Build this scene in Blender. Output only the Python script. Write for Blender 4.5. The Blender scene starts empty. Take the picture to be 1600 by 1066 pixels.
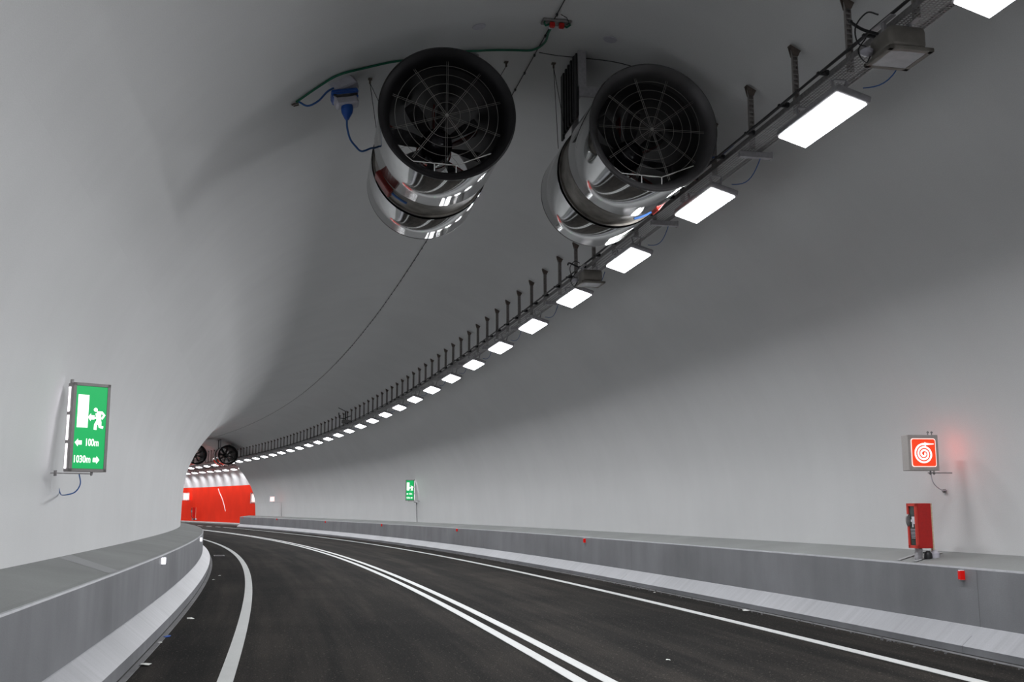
import bpy, bmesh, math, random
from mathutils import Vector, Matrix, Euler
random.seed(7)
SC = bpy.context.scene
COL = SC.collection
# ------------------------------------------------------------------ camera, world, exposure
cam_d = bpy.data.cameras.new('camera'); cam = bpy.data.objects.new('camera', cam_d); COL.objects.link(cam)
cam_d.sensor_width = 36; cam_d.lens = 1655.1*36/1600; cam_d.clip_start = .05; cam_d.clip_end = 400
cam.matrix_world = (Matrix.Translation((0, 0, 1.6)) @ Matrix.Rotation(-.18854, 4, 'Z')
                    @ Matrix.Rotation(math.pi/2+.15781, 4, 'X') @ Matrix.Rotation(-.0016, 4, 'Z'))
SC.camera = cam
w = bpy.data.worlds.new('world'); SC.world = w; w.use_nodes = True
w.node_tree.nodes['Background'].inputs[0].default_value = (.62, .64, .66, 1)
w.node_tree.nodes['Background'].inputs[1].default_value = .3
SC.view_settings.view_transform = 'Standard'; SC.view_settings.look = 'None'
SC.view_settings.exposure = 0.0; SC.view_settings.gamma = 1; SC.view_settings.use_curve_mapping = False
LAMP_W = 113.0           # watts of every tunnel lamp
LAMP_SPREAD = 173        # louvre opening in degrees
LAMP_TILT = 17           # degrees towards the inner side of the bend
LIGHT_TILT = 20.0
LAMP_COL = (.965, .975, 1.0)
DIFF_EMIT = 12.0

# ------------------------------------------------------------------ alignment of the bend
S0, S1, DS = -45.0, 165.0, .1
def _k(s):
    q = min(max(s, -45), 118)
    return .00163+.00513*q/100-.00281*(q/100)**2
def _zp(s):
    if s <= 90: return -.00011*s*s/2+.65889*(s/100)**3*.0 + (-.00011*0) + (_zc(s))
    return _zp(90)+.0045*(s-90)
def _zc(s): return .65889*(s/100)**3 if s > 0 else 0
TAB = []
def _build():
    n0 = int(round(-S0/DS)); n1 = int(round(S1/DS))
    f = [(0.0, 0.0, 0.0)]; x = y = t = 0.0
    for i in range(n1):
        s = i*DS; t2 = t+_k(s+DS/2)*DS; tm = (t+t2)/2
        x -= math.sin(tm)*DS; y += math.cos(tm)*DS; t = t2; f.append((x, y, t))
    b = []; x = y = t = 0.0
    for i in range(n0):
        s = -i*DS; t2 = t-_k(s-DS/2)*DS; tm = (t+t2)/2
        x += math.sin(tm)*DS; y -= math.cos(tm)*DS; t = t2; b.append((x, y, t))
    return list(reversed(b))+f
TAB = _build()
def F(s):
    a = min(max((s-S0)/DS, 0), len(TAB)-1.001); i = int(a); r = a-i
    p, q = TAB[i], TAB[i+1]
    return [p[j]+(q[j]-p[j])*r for j in range(3)]
def W(s, u, z):
    x, y, t = F(s)
    return Vector((x+u*math.cos(t), y+u*math.sin(t), z+_zp(s)))
def FR(s, u, z, yaw=0.0):
    """frame at (s,u,z): local x to the right, y forward along the tunnel, z up"""
    return Matrix.Translation(W(s, u, z)) @ Matrix.Rotation(F(s)[2]+yaw, 4, 'Z')
BANK = .0068

# ------------------------------------------------------------------ materials
def nt(name):
    m = bpy.data.materials.new(name); m.use_nodes = True
    return m, m.node_tree.nodes, m.node_tree.links, m.node_tree.nodes['Principled BSDF']
def plain(name, c, rough=.5, metal=0, emit=None, es=0, noise=.12, scale=30, bump=0):
    m, N, L, b = nt(name)
    b.inputs['Roughness'].default_value = rough; b.inputs['Metallic'].default_value = metal
    if noise:
        t = N.new('ShaderNodeTexNoise'); t.inputs['Scale'].default_value = scale; t.inputs['Detail'].default_value = 4
        tc = N.new('ShaderNodeTexCoord'); L.new(tc.outputs['Object'], t.inputs['Vector'])
        r = N.new('ShaderNodeValToRGB')
        r.color_ramp.elements[0].position = .3; r.color_ramp.elements[1].position = .7
        r.color_ramp.elements[0].color = (*[v*(1-noise) for v in c], 1); r.color_ramp.elements[1].color = (*[min(1, v*(1+noise)) for v in c], 1)
        L.new(t.outputs['Fac'], r.inputs['Fac']); L.new(r.outputs['Color'], b.inputs['Base Color'])
        if bump:
            bp = N.new('ShaderNodeBump'); bp.inputs['Strength'].default_value = bump; bp.inputs['Distance'].default_value = .01
            L.new(t.outputs['Fac'], bp.inputs['Height']); L.new(bp.outputs['Normal'], b.inputs['Normal'])
    else: b.inputs['Base Color'].default_value = (*c, 1)
    if emit: b.inputs['Emission Color'].default_value = (*emit, 1); b.inputs['Emission Strength'].default_value = es
    return m
def concrete(name, c, rough, var, streak, su=6.0, sv=.4, bump=.15, fine=60):
    """uv x runs along the tunnel in metres, uv y across it"""
    m, N, L, b = nt(name); b.inputs['Roughness'].default_value = rough
    uv = N.new('ShaderNodeTexCoord'); mp = N.new('ShaderNodeMapping'); mp.inputs['Scale'].default_value = (su, sv, 1)
    L.new(uv.outputs['UV'], mp.inputs['Vector'])
    t1 = N.new('ShaderNodeTexNoise'); t1.inputs['Scale'].default_value = 1; t1.inputs['Detail'].default_value = 5; t1.inputs['Roughness'].default_value = .65
    L.new(mp.outputs['Vector'], t1.inputs['Vector'])
    t2 = N.new('ShaderNodeTexNoise'); t2.inputs['Scale'].default_value = .55; t2.inputs['Detail'].default_value = 6
    L.new(uv.outputs['UV'], t2.inputs['Vector'])
    t3 = N.new('ShaderNodeTexNoise'); t3.inputs['Scale'].default_value = fine; t3.inputs['Detail'].default_value = 3
    L.new(uv.outputs['UV'], t3.inputs['Vector'])
    def mr(t, lo, hi):
        r = N.new('ShaderNodeMapRange'); r.inputs[1].default_value = .3; r.inputs[2].default_value = .7
        r.inputs[3].default_value = lo; r.inputs[4].default_value = hi; L.new(t.outputs['Fac'], r.inputs[0]); return r
    a = mr(t1, 1-streak, 1+streak); c2 = mr(t2, 1-var, 1+var); d = mr(t3, .96, 1.04)
    m1 = N.new('ShaderNodeMath'); m1.operation = 'MULTIPLY'; L.new(a.outputs[0], m1.inputs[0]); L.new(c2.outputs[0], m1.inputs[1])
    m2 = N.new('ShaderNodeMath'); m2.operation = 'MULTIPLY'; L.new(m1.outputs[0], m2.inputs[0]); L.new(d.outputs[0], m2.inputs[1])
    v = N.new('ShaderNodeVectorMath'); v.operation = 'SCALE'; v.inputs[0].default_value = c; L.new(m2.outputs[0], v.inputs['Scale'])
    L.new(v.outputs[0], b.inputs['Base Color'])
    bp = N.new('ShaderNodeBump'); bp.inputs['Strength'].default_value = bump; bp.inputs['Distance'].default_value = .01
    L.new(t3.outputs['Fac'], bp.inputs['Height']); L.new(bp.outputs['Normal'], b.inputs['Normal'])
    return m
M = {}
M['lining'] = concrete('painted_lining', (.685, .69, .692), .55, .03, .012, 3, .5, .04, 90)
M['lining_white'] = concrete('white_lining', (.72, .72, .73), .5, .03, .02, 3, .5, .05, 40)
M['lining_red'] = concrete('red_lining', (.72, .026, .006), .9, .06, .03, 3, .5, .05, 40)
M['lining_red'].node_tree.nodes['Principled BSDF'].inputs['Specular IOR Level'].default_value = .12
M['walk_light'] = concrete('walkway_mortar', (.30, .305, .31), .8, .15, .1, 2, 2, .3, 45)
M['walk'] = concrete('walkway_concrete', (.235, .243, .238), .8, .10, .05, 1.2, 1.2, .3, 45)
M['face'] = concrete('kerb_face_concrete', (.215, .22, .233), .5, .20, .09, 2.2, .8, .1, 60)
M['chamfer'] = concrete('kerb_chamfer_concrete', (.335, .34, .36), .45, .10, .13, 7, .3, .1, 60)
M['gutter'] = concrete('gutter_concrete', (.16, .16, .165), .8, .2, .2, 5, 2, .3, 30)
M['paint'] = concrete('road_paint', (.57, .58, .57), .6, .05, .03, 4, 8, .2, 60)
M['gap'] = plain('dark_joint', (.01, .01, .01), .9, noise=0)
def asphalt():
    m, N, L, b = nt('asphalt'); b.inputs['Roughness'].default_value = .92; b.inputs['Specular IOR Level'].default_value = .05
    uv = N.new('ShaderNodeTexCoord')
    def noise(sc, det, mapping=None, rough=.6):
        t = N.new('ShaderNodeTexNoise'); t.inputs['Scale'].default_value = sc; t.inputs['Detail'].default_value = det; t.inputs['Roughness'].default_value = rough
        if mapping:
            mp = N.new('ShaderNodeMapping'); mp.inputs['Scale'].default_value = mapping
            L.new(uv.outputs['UV'], mp.inputs['Vector']); L.new(mp.outputs['Vector'], t.inputs['Vector'])
        else: L.new(uv.outputs['UV'], t.inputs['Vector'])
        return t
    base = noise(.5, 5); tracks = noise(1, 4, (.10, 2.2, 1)); grit = noise(70, 2); speck = noise(26, 1)
    def ramp(t, e):
        r = N.new('ShaderNodeValToRGB'); r.color_ramp.elements[0].position = e[0][0]; r.color_ramp.elements[0].color = (*e[0][1], 1)
        r.color_ramp.elements[1].position = e[1][0]; r.color_ramp.elements[1].color = (*e[1][1], 1); L.new(t.outputs['Fac'], r.inputs['Fac']); return r
    r1 = ramp(tracks, ((.42, (.0185, .018, .0178)), (.64, (.036, .033, .031))))
    r2 = ramp(base, ((.35, (.75, .75, .75)), (.7, (1.15, 1.12, 1.08))))
    r3 = ramp(grit, ((.35, (.55, .55, .55)), (.68, (1.5, 1.48, 1.42))))
    r4 = ramp(speck, ((.66, (0, 0, 0)), (.71, (.06, .052, .043))))
    def mix(a, bb, mode):
        x = N.new('ShaderNodeMix'); x.data_type = 'RGBA'; x.blend_type = mode; x.inputs[0].default_value = 1
        L.new(a, x.inputs[6]); L.new(bb, x.inputs[7]); return x.outputs[2]
    o = mix(r1.outputs[0], r2.outputs[0], 'MULTIPLY'); o = mix(o, r3.outputs[0], 'MULTIPLY'); o = mix(o, r4.outputs[0], 'ADD')
    L.new(o, b.inputs['Base Color'])
    bp = N.new('ShaderNodeBump'); bp.inputs['Strength'].default_value = .45; bp.inputs['Distance'].default_value = .008
    L.new(grit.outputs['Fac'], bp.inputs['Height']); L.new(bp.outputs['Normal'], b.inputs['Normal'])
    return m
M['asphalt'] = asphalt()
M['steel'] = plain('galvanised_steel', (.27, .26, .26), .45, .5, noise=.2, scale=25)
M['rod'] = plain('hanger_rod_steel', (.30, .28, .27), .5, .35, noise=.15, scale=25)
M['steel_light'] = plain('light_galvanised_steel', (.42, .41, .43), .4, .5, noise=.12, scale=25)
M['rusty'] = plain('brownish_bracket_steel', (.13, .105, .09), .6, .3, noise=.25, scale=30)
M['polished'] = plain('polished_stainless_sheet', (.55, .56, .56), .085, 1, noise=.05, scale=3, bump=.02)
M['band'] = plain('oily_band_steel', (.20, .185, .165), .45, .35, noise=.4, scale=6)
M['fan_dark'] = plain('black_fan_liner', (.018, .017, .019), .55, .1, noise=.3, scale=40)
M['bell'] = plain('dark_bell_mouth', (.022, .021, .023), .42, .5, noise=.15, scale=8)
M['bell_light'] = plain('grey_bell_mouth', (.10, .097, .10), .4, .5, noise=.12, scale=8)
M['motor'] = plain('dark_motor_paint', (.022, .020, .026), .13, .2, noise=.1)
M['red_dark'] = plain('dark_red_paint', (.20, .015, .012), .4, noise=.15)
M['blade'] = plain('grey_fan_blade', (.10, .10, .105), .4, .4, noise=.15, scale=9)
M['wire'] = plain('bright_steel_wire', (.35, .34, .325), .35, .7, noise=0)
M['white_wire'] = plain('white_painted_rod', (.8, .8, .78), .4, noise=0)
M['black'] = plain('black_rubber', (.014, .014, .016), .5, noise=.2)
M['blue'] = plain('blue_plastic', (.01, .085, .40), .35, noise=.1)
M['blue_cable'] = plain('blue_cable_sheath', (.02, .10, .33), .4, noise=.05)
M['green_cable'] = plain('green_cable_sheath', (.006, .13, .07), .45, noise=.05)
M['grey_plastic'] = plain('pale_grey_plastic', (.50, .49, .55), .4, noise=.08)
M['white_plastic'] = plain('white_plastic', (.75, .75, .8), .4, noise=.05)
M['red'] = plain('red_enamel', (.50, .008, .006), .35, noise=.08)
M['red_frame'] = plain('light_red_enamel', (.60, .045, .03), .35, noise=.08)
M['glass_dark'] = plain('dark_cabinet_glass', (.035, .05, .045), .08, noise=.3, scale=12)
M['glass'] = plain('floodlight_glass', (.42, .42, .44), .12, .3, noise=.1, scale=8)
M['flood'] = plain('floodlight_casing', (.21, .195, .175), .45, .35, noise=.12, scale=12)
M['sign_grey'] = plain('sign_frame_grey', (.27, .255, .25), .45, .2, noise=.05)
M['sign_pale'] = plain('sign_case_pale_grey', (.40, .375, .36), .5, .1, noise=.05)
M['beige'] = plain('beige_board', (.65, .55, .38), .6, noise=.2, scale=60)
M['e_white'] = plain('backlit_white', (.8, .8, .8), .4, emit=(1, 1, .97), es=1.15, noise=0)
M['e_green'] = plain('backlit_green', (0, .10, .03), .4, emit=(.0, .43, .105), es=.95, noise=0)
M['e_red'] = plain('backlit_red', (.5, .03, .01), .4, emit=(.92, .055, .008), es=.8, noise=0)
M['e_pink'] = plain('backlit_pale_pink', (.8, .6, .6), .4, emit=(1, .62, .55), es=1.1, noise=0)
M['e_redback'] = plain('backlit_red_reverse', (.5, .03, .01), .4, emit=(1, .13, .09), es=1.5, noise=0)
M['e_redside'] = plain('backlit_red_side', (.5, .03, .01), .4, emit=(1, .12, .08), es=9, noise=0)
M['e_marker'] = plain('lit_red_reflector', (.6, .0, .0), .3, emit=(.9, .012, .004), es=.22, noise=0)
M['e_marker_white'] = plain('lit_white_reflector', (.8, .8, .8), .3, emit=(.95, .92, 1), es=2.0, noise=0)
M['e_strip'] = plain('lit_side_strip', (.8, .8, .8), .3, emit=(.98, .93, 1), es=3.0, noise=0)
M['diffuser'] = plain('lamp_diffuser', (.9, .9, .9), .4, emit=LAMP_COL, es=DIFF_EMIT, noise=0)
M['paper'] = plain('scrap_paper', (.75, .75, .72), .8, noise=.1)
M['pale'] = plain('pale_stripe', (.72, .62, .60), .5, noise=.1)

# ------------------------------------------------------------------ object helpers
def tag(o, label=None, cat=None, group=None, kind=None):
    if label: o['label'] = label
    if cat: o['category'] = cat
    if group: o['group'] = group
    if kind: o['kind'] = kind
    return o
def empty(name, mat=None):
    o = bpy.data.objects.new(name, None); COL.objects.link(o); o.empty_display_size = .1
    if mat is not None: o.matrix_world = mat
    return o
def link(name, me, parent=None, mat=None):
    o = bpy.data.objects.new(name, me); COL.objects.link(o)
    if mat is not None: o.matrix_basis = mat
    if parent: o.parent = parent
    return o
class MB:
    def __init__(s): s.bm = bmesh.new()
    def box(s, c, d, rot=None, bevel=0, seg=1):
        r = bmesh.ops.create_cube(s.bm, size=1)['verts']
        for v in r: v.co = Vector((v.co.x*d[0], v.co.y*d[1], v.co.z*d[2]))
        if bevel:
            es = {e for v in r for e in v.link_edges}
            rr = bmesh.ops.bevel(s.bm, geom=list(es), offset=bevel, segments=seg, affect='EDGES', profile=.5)
            r = list({v for f in rr['faces'] for v in f.verts} | {v for v in r if v.is_valid})
            seen = set(); stack = [r[0]]
            while stack:
                v = stack.pop()
                if v in seen: continue
                seen.add(v); stack += [e.other_vert(v) for e in v.link_edges]
            r = list(seen)
        m = Matrix.Translation(c) @ (rot.to_matrix().to_4x4() if isinstance(rot, Euler) else rot if rot is not None else Matrix())
        for v in r: v.co = m @ v.co
        return s
    def tube(s, pts, r, n=8, cap=True, closed=False):
        pts = [Vector(p) for p in pts]; rings = []; N = len(pts); up = None
        for i, p in enumerate(pts):
            if closed: t = pts[(i+1) % N]-pts[i-1]
            else: t = pts[min(i+1, N-1)]-pts[max(i-1, 0)]
            t.normalize()
            if up is None:
                up = Vector((0, 0, 1)) if abs(t.z) < .9 else Vector((1, 0, 0))
            a = t.cross(up)
            if a.length < 1e-4: a = t.cross(Vector((0, 1, 0)))
            a.normalize(); b = a.cross(t).normalized(); up = b
            rings.append([s.bm.verts.new(p+(a*math.cos(2*math.pi*k/n)+b*math.sin(2*math.pi*k/n))*r) for k in range(n)])
        rng = range(N) if closed else range(N-1)
        for i in rng:
            A, B = rings[i], rings[(i+1) % N]
            for k in range(n): s.bm.faces.new((A[k], A[(k+1) % n], B[(k+1) % n], B[k]))
        if cap and not closed:
            s.bm.faces.new(list(reversed(rings[0]))); s.bm.faces.new(rings[-1])
        return s
    def lathe(s, prof, n=64, axis='y', c=(0, 0, 0), loop=False):
        """prof = [(radius, axial)]"""
        rings = []
        for r, h in prof:
            ring = []
            for k in range(n):
                a = 2*math.pi*k/n
                co = (r*math.cos(a), h, r*math.sin(a)) if axis == 'y' else (r*math.cos(a), r*math.sin(a), h)
                ring.append(s.bm.verts.new(Vector(co)+Vector(c)))
            rings.append(ring)
        m = len(rings)
        for i in range(m if loop else m-1):
            A, B = rings[i], rings[(i+1) % m]
            for k in range(n):
                try: s.bm.faces.new((A[k], A[(k+1) % n], B[(k+1) % n], B[k]))
                except ValueError: pass
        return s
    def poly(s, pts, th=(0, 0, 0)):
        vs = [s.bm.verts.new(Vector(p)) for p in pts]
        f = s.bm.faces.new(vs)
        if Vector(th).length > 0:
            g = bmesh.ops.extrude_face_region(s.bm, geom=[f])['geom']
            for v in g:
                if isinstance(v, bmesh.types.BMVert): v.co += Vector(th)
        return s
    def mesh(s, name, mat, smooth=False, angle=None):
        bmesh.ops.recalc_face_normals(s.bm, faces=s.bm.faces[:])
        me = bpy.data.meshes.new(name); s.bm.to_mesh(me); s.bm.free()
        for m in (mat if isinstance(mat, (list, tuple)) else [mat]): me.materials.append(m)
        if smooth:
            for p in me.polygons: p.use_smooth = True
            me.set_sharp_from_angle(angle=math.radians(angle or 35))
        return me
    def obj(s, name, mat, parent=None, mw=None, smooth=False, angle=None):
        return link(name, s.mesh(name, mat, smooth, angle), parent, mw)
def ribbon(name, prof, ss, mat, parent=None, smooth=False, flip=False, kind=None):
    """sweep an open profile [(u,z)] along the bend; uv = (s, arc length)"""
    vs = []; fs = []; uvs = []
    arc = [0]
    for a, b in zip(prof, prof[1:]): arc.append(arc[-1]+math.hypot(b[0]-a[0], b[1]-a[1]))
    n = len(prof)
    for s in ss:
        for u, z in prof: vs.append(W(s, u, z))
    for i in range(len(ss)-1):
        for j in range(n-1):
            q = (i*n+j, i*n+j+1, (i+1)*n+j+1, (i+1)*n+j)
            fs.append(tuple(reversed(q)) if flip else q)
    me = bpy.data.meshes.new(name); me.from_pydata(vs, [], fs); me.materials.append(mat)
    ul = me.uv_layers.new(name='UVMap')
    for p in me.polygons:
        for li, vi in zip(p.loop_indices, p.vertices):
            i, j = divmod(vi, n); ul.data[li].uv = (ss[i], arc[j]+prof[0][0]*0)
        p.use_smooth = smooth
    o = link(name, me, parent)
    if kind: o['kind'] = kind
    return o
def frange(a, b, d):
    n = max(1, int(round((b-a)/d))); return [a+(b-a)*i/n for i in range(n+1)]
ORD = ['first', 'second', 'third', 'fourth', 'fifth', 'sixth', 'seventh', 'eighth', 'ninth', 'tenth', 'eleventh', 'twelfth', 'thirteenth', 'fourteenth', 'fifteenth', 'sixteenth', 'seventeenth', 'eighteenth', 'nineteenth', 'twentieth']
TENS = ['', '', 'twenty', 'thirty', 'forty', 'fifty']
def ordw(n):
    if n < 20: return ORD[n]
    t, r = divmod(n+1, 10)
    return (TENS[t]+'-'+ORD[r-1]) if r else {3: 'thirtieth', 4: 'fortieth', 5: 'fiftieth'}[t]

# ------------------------------------------------------------------ setting: lining, floor, walkways
SEND = 93.3
HP = [(5.41, 1.07), (5.33, 2.2), (5.15, 2.95), (4.85, 3.65), (4.38, 4.4), (3.85, 5.05), (3.2, 5.7), (2.21, 6.42), (1.1, 6.97), (0, 7.15)]
UC = 2.75
def catmull(P, k=6):
    P = [(2*P[0][0]-P[1][0], 2*P[0][1]-P[1][1])]+P+[(-P[-2][0], P[-2][1])]; out = []
    for i in range(1, len(P)-2):
        a, b, c, d = P[i-1:i+3]
        for q in range(k):
            t = q/k
            out.append(tuple(.5*((2*b[j])+(-a[j]+c[j])*t+(2*a[j]-5*b[j]+4*c[j]-d[j])*t*t+(-a[j]+3*b[j]-3*c[j]+d[j])*t**3) for j in (0, 1)))
    out.append(P[-2]); return out
HS = catmull(HP)
HL = catmull([(5.41, 1.07), (5.38, 2.2), (5.28, 3.0), (5.05, 3.7), (4.68, 4.4), (4.22, 5.05), (3.62, 5.75), (2.5, 6.52), (1.2, 7.0), (0, 7.15)])
def half(z):
    for (x0, z0), (x1, z1) in zip(HS, HS[1:]):
        if z0 <= z <= z1: return x0+(x1-x0)*(z-z0)/max(1e-6, z1-z0)
    return HS[0][0]
def ceil_z(u):
    d = abs(u-UC)
    Q = HS if u > UC else HL
    for (x0, z0), (x1, z1) in zip(Q, Q[1:]):
        if x1 <= d <= x0: return z0+(z1-z0)*(x0-d)/max(1e-6, x0-x1)
    return 7.15
iz = 4*6
wall_h = [HS[i] for i in range(iz+1)]; ceil_h = HS[iz:]; wall_l = HL[:iz+1]; ceil_l = HL[iz:]
SN = frange(-40, SEND, 1.0)
ribbon('wall_right', [(UC+d, z) for d, z in wall_h], SN, M['lining'], smooth=True, flip=True, kind='structure')
ribbon('wall_left', [(UC-d, z) for d, z in wall_l], SN, M['lining'], smooth=True, kind='structure')
cprof = [(UC-d, z) for d, z in ceil_l]+[(UC+d, z) for d, z in reversed(ceil_h[:-1])]
ribbon('ceiling', cprof, SN, M['lining'], smooth=True, kind='structure')

# wide lay-by beyond the arch
LS = frange(SEND, 150, 1.0); LR = 10.2
lay_l = catmull([(6.1, 1.07), (6.05, 2.2), (5.9, 3.0), (5.6, 3.9), (5.1, 4.8), (4.4, 5.7), (3.4, 6.7), (2.0, 7.5), (0, 7.85)])
LCU = 3.5
lw = [(d, z) for d, z in lay_l]
def lmap_r(d): return LCU+d*(LR-LCU)/6.1
red = [(LR, .1), (LR, 1.2), (LR-.02, 2.4), (LR-.06, 3.3), (LR-.12, 3.85)]
ribbon('wall_back', red, LS, M['lining_red'], smooth=True, flip=True, kind='structure')
up = [(LR-.12, 3.85), (LR-.35, 4.6), (LR-.8, 5.4), (LR-1.45, 6.1), (LR-2.5, 6.9), (LR-4.0, 7.5), (LCU+1, 7.82), (LCU, 7.85)]
ribbon('wall_far', up[:4], LS, M['lining_white'], smooth=True, flip=True, kind='structure')
lc = up[3:]; lc = list(reversed([(u, z) for u, z in lc]))+[]
left = [(LCU-d, z) for d, z in lw]
ribbon('ceiling', [(u, z) for u, z in left if z >= 4.8]+lc[1:], LS, M['lining'], smooth=True, kind='structure')
ribbon('wall_left', [(u, z) for u, z in left if z <= 4.9], LS, M['lining'], smooth=True, kind='structure')
# bulkhead ring between the two sections
inner = [(UC+d, z) for d, z in HS]+[(UC-d, z) for d, z in reversed(HL[:-1])]
def resample(P, n):
    L = [0]
    for a, b in zip(P, P[1:]): L.append(L[-1]+math.hypot(b[0]-a[0], b[1]-a[1]))
    o = []
    for i in range(n):
        t = L[-1]*i/(n-1); j = 0
        while j < len(L)-2 and L[j+1] < t: j += 1
        r = (t-L[j])/max(1e-9, L[j+1]-L[j]); o.append((P[j][0]+(P[j+1][0]-P[j][0])*r, P[j][1]+(P[j+1][1]-P[j][1])*r))
    return o
outer = [(LR, .0), (LR, 1.07)]+red[1:]+up[1:]+[(u, z) for u, z in reversed(left)]
a_, b_ = resample([(UC+5.41, 0)]+inner, 60), resample(outer, 60)
vs = [W(SEND, *p) for p in a_]+[W(SEND+.02, *p) for p in b_]
me = bpy.data.meshes.new('trim_1'); me.from_pydata(vs, [], [(i, i+1, 61+i, 60+i) for i in range(59)]); me.materials.append(M['lining'])
tag(link('trim_1', me), kind='structure')
# end wall of the lay-by bend, far out of sight round the corner
me = bpy.data.meshes.new('wall_end'); pe = [W(150, *p) for p in [(-3, -.2)]+[(u, z) for u, z in left]+lc[1:]+list(reversed(red))]
me.from_pydata(pe, [], [tuple(range(len(pe)))]); me.materials.append(M['lining']); tag(link('wall_end', me), kind='structure')

def rz(u): return BANK*u
SR = frange(-40, 150, 1.0)
floor = ribbon('floor', [(u, rz(u)) for u in (-1.72, 0, 1.5, 2.75, 4, 5.5, 7.35)], SR, M['asphalt'], kind='structure')
ribbon('lay_by_surface', [(u, rz(u)) for u in (7.35, 8.5, 10.25)], frange(94.2, 150, 1), M['asphalt'], parent=floor)
def line(u, wd, s0, s1, name='road_line'):
    z = rz(u)+.004
    ribbon(name, [(u-wd/2, z-.004), (u-wd/2, z), (u+wd/2, z), (u+wd/2, z-.004)], frange(s0, s1, .8), M['paint'], parent=floor)
line(-.62, .15, -40, 150, 'edge_line'); line(6.136, .15, -40, 96, 'edge_line')
line(2.76-.135, .13, -40, 150, 'centre_line'); line(2.76+.135, .13, -40, 150, 'centre_line')
for i in range(14):
    s = 97+i*3.2; line(6.136, .15, s, s+1.7, 'edge_dash')
# raised side walkways
def walkway(side, s0, s1):
    m = 1 if side == 'right' else -1
    U = lambda d: UC+m*d
    zt = .96 if m > 0 else .945
    zw = 1.072
    ss = frange(s0, s1, 1.0); fl = m > 0
    w_ = ribbon('walkway_'+side, [(U(5.43), zw), (U(4.70), zt+.004), (U(4.635), zt)], ss, M['walk'], flip=fl, kind='structure')
    ribbon('arris', [(U(4.635), zt), (U(4.617), zt-.004), (U(4.61), zt-.02)], ss, M['chamfer'], parent=w_, flip=fl)  # lighter colour on the arris stands in for light caught by the edge
    ribbon('kerb_face', [(U(4.61), zt-.02), (U(4.61), .33)], ss, M['face'], parent=w_, flip=fl)
    zb = rz(U(4.45))
    ribbon('sloped_kerb', [(U(4.61), .33), (U(4.60), .325), (U(4.37), .135)], ss, M['chamfer'], parent=w_, flip=fl)
    ribbon('kerb_foot', [(U(4.37), .135), (U(4.375), zb+.012)], ss, M['face'], parent=w_, flip=fl)
    ribbon('foot_joint', [(U(4.375), zb+.012), (U(4.36), zb+.006)], ss, M['gap'], parent=w_, flip=fl)
    gz = rz(U(4.3))+.006
    ribbon('gutter_strip', [(U(4.362), gz), (U(4.30), gz), (U(4.297), gz-.006)], ss, M['gutter'], parent=w_, flip=fl)
    # construction joints: narrow recessed dark slots across face, slope and top
    for s in [q for q in ([16.0, 28.5, 41, 53.5, 66, 78.5, 3.5, -9] if m < 0 else [10.6, 22, 34.5, 47, 59.5, 72, 84.5, -3]) if s0 < q < s1]:
        b = MB(); e = .0015
        P = [(U(4.61)-m*e, zt-.02), (U(4.61)-m*e, .33), (U(4.37)-m*e, .135+e), (U(4.375)-m*e, zb+.02)]
        for p, q in zip(P, P[1:]):
            b.poly([W(s, *p), W(s+.008, *p), W(s+.008, *q), W(s, *q)])
        b.obj('joint', M['gutter'], w_)
    return w_
wl = walkway('left', -40, 150); wr = walkway('right', -40, 95.2)
# end nose of the right walkway at the mouth of the lay-by
nose = MB(); P = [(8.16, 1.07), (7.36, .955), (7.36, .33), (7.12, .135), (7.12, 0), (8.6, 0), (8.6, .9)]
nose.poly([W(95.2, *p) for p in P], W(95.35, 8, 0)-W(95.2, 8, 0)); nose.obj('end_block', M['face'], wr)
# low kerb strip in front of the red wall
ribbon('walkway_far', [(LR+.01, .25), (9.3, .2), (9.28, .18), (9.28, .0)], LS, M['walk'], flip=True, kind='structure')
# pale patch strips on the left walkway
b = MB(); b.poly([W(13.3, -2.645, 1.068), W(14.1, -2.645, 1.068), W(12.75, -1.96, .9525), W(12.6, -1.887, .9475), W(12.0, -1.887, .9475), W(12.2, -1.96, .9525)]); b.obj('mortar_patch', M['walk_light'], wl)
for dk in (0, .35):
    b = MB(); b.poly([W(12.2+dk, 8.05, 1.066), W(12.3+dk, 8.05, 1.066), W(11.95+dk, 7.45, .972), W(11.87+dk, 7.45, .972)]); b.obj('mortar_patch', M['walk_light'], wr)

# ------------------------------------------------------------------ cable tray with hangers
def hanger_meshes():
    b = MB(); H = .80; wd = .028
    for x in (-wd, wd): b.box((x, 0, -H/2), (.007, .03, H))
    b.box((0, .013, -H/2), (2*wd, .004, H*1.0))
    n = 14
    for i in range(n): b.box((0, -.008, -H*(i+.5)/n), (2*wd, .012, .016))
    rod = b.mesh('rod', M['rod'])
    p = MB(); a = math.radians(28)
    R = Matrix.Rotation(a, 4, 'Y')
    p.box((0, 0, .01), (.20, .10, .014), rot=R)
    p.poly([(-.085, -.045, .04), (.085, -.045, -.035), (.045, -.045, -.12), (-.045, -.045, -.12)], (0, .012, 0))
    p.poly([(-.085, .033, .04), (.085, .033, -.035), (.045, .033, -.12), (-.045, .033, -.12)], (0, .012, 0))
    return rod, (lambda: [setattr(v, 'co', v.co*.66) for v in p.bm.verts] and p.mesh('ceiling_bracket', M['rusty']))()
ROD, BRK = hanger_meshes()
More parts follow.
